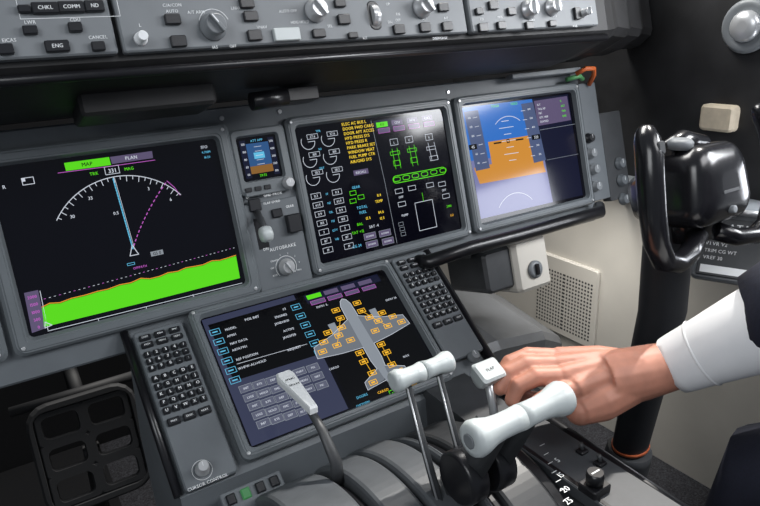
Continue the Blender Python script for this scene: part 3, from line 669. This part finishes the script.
sec=[(.35,.3,.0,-.12),(.62,.62,-.01,-.10),(.86,.85,-.006,-.07),(.98,.97,0,-.03),(1,1,0,0),(.98,.99,0,.014),(.93,.93,0,.024),(.82,.80,0,.031),(.6,.55,0,.036),(.3,.28,0,.038)]
b.loft([[(x*k*(1-.10*(y/.06)),y*k2+o,z) for x,y in rr(0,0,.138,.120,.035,7)] for k,k2,o,z in sec],YB,caps=(1,1),sm=True)
b.tube([(-.05,.058,-.03),(0,.068,-.03),(.05,.058,-.03)],[.014,.018,.014],YB,n=14)
b.tube([(0,-.03,-.03),(0,-.085,-.03)],[.045,.036],YB,n=18,asp=.8,up=(1,0,0))
hub=mk(b,'yoke_hub',YF,yk)
b=B();b.lathe([(.018,.0),(.018,.010),(.014,.014)],LGR,T(-.038,.060,-.01)@Matrix.Rotation(-pi/2.4,4,'X'),n=24);mk(b,'cap',YF,hub,label='grey round cap')
b=B();b.lathe([(.006,.030),(.006,.040),(.004,.0405)],LGR,T(.0,-.040),n=12);b.box(0,-.012,.040,.005,.034,.0385,DGR,r=.001,b=.0005);mk(b,'latch',YF,hub)
for sx in (-1,1):
    b=B()
    pts=[(sx*.02,-.074,-.01),(sx*.06,-.094,0),(sx*.10,-.100,.006),(sx*.134,-.088,.01),(sx*.151,-.058,.014),(sx*.156,-.015,.018),(sx*.155,.030,.02),(sx*.151,.062,.02),(sx*.146,.082,.016),(sx*.141,.094,.010),(sx*.138,.099,.004)]
    b.tube(pts,[.016,.016,.016,.017,.018,.0185,.019,.019,.018,.014,.007],YB,n=20,up=(0,0,1),asp=.9);h=mk(b,'yoke_horn',YF,yk)
    b=B();b.box(sx*.146,.070,.014,.018,.031,.038,DGR,r=.004);mk(b,'trim_switch',YF,h)
# ------------------------------------------------------------------ SIDE CONSOLE with chart
SN=Vector((-.75,-.35,.5)).normalized();SU=Vector((.42,-.9,0)).normalized();o_=PX(742,248,.50)
SC=frame(o_,SU,SN.cross(SU).normalized(),SN)
e=empty('chart_holder',SC,'grey clip holder with printed dark and white checklist card','chart holder')
b=B();b.box(0,0,.15,.13,-.015,0,LGR,r=.01,b=.004);mk(b,'holder_plate',SC,e)
b=B();b.box(0,-.004,.132,.108,0.0002,.003,DGR,r=.003)
b.text((-.015,.034),'DATA',.013,.0036,WHT)
for i,t in enumerate(('FLAPS 5 15 20','V1 VR V2','TRIM CG WT','VREF 30')): b.text((-.058,.014-i*.013),t,.0065,.0033,WHT,'l',bold=False)
b.rect((0,-.046),.12,.014,.0033,WHT)
mk(b,'checklist_card',SC,e)
b=B();b.tube([(-.03,.062,.007),(.03,.062,.007)],.006,SIL);mk(b,'clip',SC,e)
b=B();b.tube([(0,0,-.012),SC.inverted()@Vector((.66,o_.y,o_.z-.05))],.012,DGR);mk(b,'support_arm',SC,e)
q=PX(718,118,.726);b=B()
b.box(0,0,.075,.055,-.0135,.010,mat('tan_leather',(.58,.50,.38),.7,noise=.1),r=.01,b=.006);mk(b,'document_pouch',frame(q,Vector((0,-1,0)),Vector((0,0,1)),Vector((-1,0,0))),label='tan document pouch hanging on the sidewall',cat='pouch')
# ------------------------------------------------------------------ PERSON
SKIN=mat('skin',(.50,.22,.15),.5,noise=.12,nscale=45,bump=.2);SKIN.node_tree.nodes['Principled BSDF'].inputs['Subsurface Weight'].default_value=.05
SHIRT=mat('shirt_white',(.85,.85,.86),.8,noise=.03,nscale=30,bump=.1);NAVY=mat('jacket_navy',(.010,.012,.026),.85,noise=.2,nscale=300,bump=.2)
H=lambda x,y,s:PP(x,y,s)
b=B()
wr=H(676,364,.845);el=H(826,300,.74);shd=el+Vector((.14,-.16,.20)).normalized()*.27
b.tube([H(604,380,.842),H(640,373,.843),wr,wr.lerp(el,.3),wr.lerp(el,.7),el,el.lerp(shd,.5),shd],[.038,.035,.031,.034,.040,.043,.046,.055],SKIN,n=20,asp=1.1)
kn=[(556,358,.868),(556,366,.848),(562,377,.830),(574,389,.815)]
for i,(x,y,s_) in enumerate(kn):
    b.tube([H(640,368,.85-.006*i),H((x+640)/2,(y+366)/2-2,(s_+.846)/2),H(x,y,s_)],[.023,.020,.0155],SKIN,n=12)
fing=[[(556,358,.868),(528,356,.864),(509,363,.858),(500,377,.853)],
      [(556,366,.848),(526,365,.845),(508,373,.840),(500,388,.838)],
      [(562,377,.830),(536,377,.826),(518,386,.822),(512,400,.823)],
      [(574,389,.815),(553,393,.808),(538,402,.806),(534,415,.808)]]
for i,F_ in enumerate(fing):
    r=[.0122,.0130,.0124,.0110][i];b.tube([H(*p) for p in F_],[r*1.12,r*1.04,r*.95,r*.78],SKIN,n=12);b.ball(H(*F_[-1]),r*.80,SKIN);b.ball(H(*F_[0]),r*1.12,SKIN);b.ball(H(*F_[1]),r*1.05,SKIN)
b.tube([H(630,378,.86),H(590,396,.875),H(560,402,.878),H(530,400,.868),H(514,392,.86)],[.019,.018,.0135,.012,.009],SKIN,n=12);b.ball(H(514,392,.86),.009,SKIN)
b.tube([H(630,386,.835),H(600,402,.82),H(580,410,.815)],[.025,.026,.020],SKIN,n=12);b.ball(H(580,410,.818),.020,SKIN)
person=mk(b,'person',WORLD,label='person in white shirt and navy uniform reaching for a lever',cat='person',center=False)
md=person.modifiers.new('r','REMESH');md.mode='VOXEL';md.voxel_size=.0021;md.use_smooth_shade=True
md=person.modifiers.new('s','SMOOTH');md.factor=.5;md.iterations=6
dr=(el-wr);c0=wr-dr*.02
L=[c0+dr*t for t in (0,.05,.22,.26,.5,.8,1.0)]+[el.lerp(shd,.3),el.lerp(shd,.7)]
b=B();b.tube(L,[.038,.0395,.043,.044,.050,.056,.058,.062,.066],SHIRT,n=32,asp=1.08,caps=(0,0))
b.tube([L[0],L[0]-dr*.004,L[0]+dr*.03,L[0]+dr*.08],[.038,.0365,.036,.0355],SHIRT,n=32,asp=1.08,caps=(0,0))
b.tube([L[2]-dr*.01,L[2],L[2]+dr*.01],[.0435,.0448,.044],SHIRT,n=32,asp=1.08,caps=(0,0))
slv=mk(b,'shirt_sleeve',WORLD,person,label='white shirt sleeve with buttoned cuff')
tor=shd+Vector((.14,-.06,-.2))
b=B();up_=Vector((0,0,.014))
jk=[c0+dr*.49+up_*1.6,c0+dr*.52+up_*1.4,c0+dr*.60+up_,c0+dr*.78+up_,el,el.lerp(shd,.5),shd,shd+Vector((.1,-.03,.02))]
b.tube(jk,[.036,.049,.056,.063,.070,.076,.083,.09],NAVY,n=28,asp=1.1);b.ball(tor,.2,NAVY,(1,.75,1.35))
mk(b,'jacket',WORLD,person,label='dark navy uniform jacket')
kneeP=PX(760,455,.14)
b=B();b.tube([Vector((kneeP.x+.05,kneeP.y+.02,FZ+.02)),kneeP+Vector((0.03,.01,-.16)),kneeP+Vector((.015,-.02,-.03)),kneeP+Vector((.04,-.13,.03)),kneeP+Vector((.12,-.4,.05))],[.050,.060,.072,.088,.1],NAVY,n=20,up=(1,0,0))
mk(b,'trousers',WORLD,person,label='dark navy trouser leg')
# ------------------------------------------------------------------ LIGHT
def area(name,loc,target,size,power,col=(1,1,1),sy=None):
    l=bpy.data.lights.new(name,'AREA');l.energy=power;l.color=col;l.size=size
    if sy: l.shape='RECTANGLE';l.size_y=sy
    o=bpy.data.objects.new(name,l);bpy.context.scene.collection.objects.link(o);o.location=loc
    o.rotation_euler=(Vector(target)-Vector(loc)).to_track_quat('-Z','Y').to_euler()
area('side_window_light',(1.05,-.95,1.55),(0,-.1,.8),.5,15,(.95,.97,1),.4)
area('cabin_fill_light',(-1.6,-1.3,2.0),(.2,-.1,.7),1.0,16,(.95,.975,1))  # added fill from the left rear, no window modelled there
area('overhead_fill_light',(.6,-1.45,2.1),(.2,-.3,.7),.7,12,(.98,.98,1))  # added soft fill from above and behind, not an actual window
area('windscreen_light',(.30,.35,1.95),(.40,-.40,.6),.9,24,(1,.98,.95),.5)
area('footwell_fill_light',(.45,-.03,.70),(.55,.1,.1),.18,.55,(1,.97,.92),.1)  # added fill to brighten the footwell, no visible fixture
# added lamp, aimed so its reflection puts glare on the outboard display
pt_=MAIN@Vector((*S(MAIN,508,201),0));d=(pt_-cpos).normalized();r_=d-Nm*2*d.dot(Nm)
area('display_glare_light',pt_+r_*.62,pt_,.24,.95,(.9,.93,1),.12)
w=bpy.data.worlds.new('world');w.use_nodes=True;bpy.context.scene.world=w
bg=w.node_tree.nodes['Background'];bg.inputs[0].default_value=(.78,.87,1,1);bg.inputs[1].default_value=.21
sun=bpy.data.lights.new('sun','SUN');sun.energy=3.8;sun.angle=.02;sun.color=(1,.96,.90);so=bpy.data.objects.new('sun',sun);bpy.context.scene.collection.objects.link(so)
so.rotation_euler=Vector((-.5,-.25,-.8)).to_track_quat('-Z','Y').to_euler()
bpy.context.scene.view_settings.view_transform='Standard'
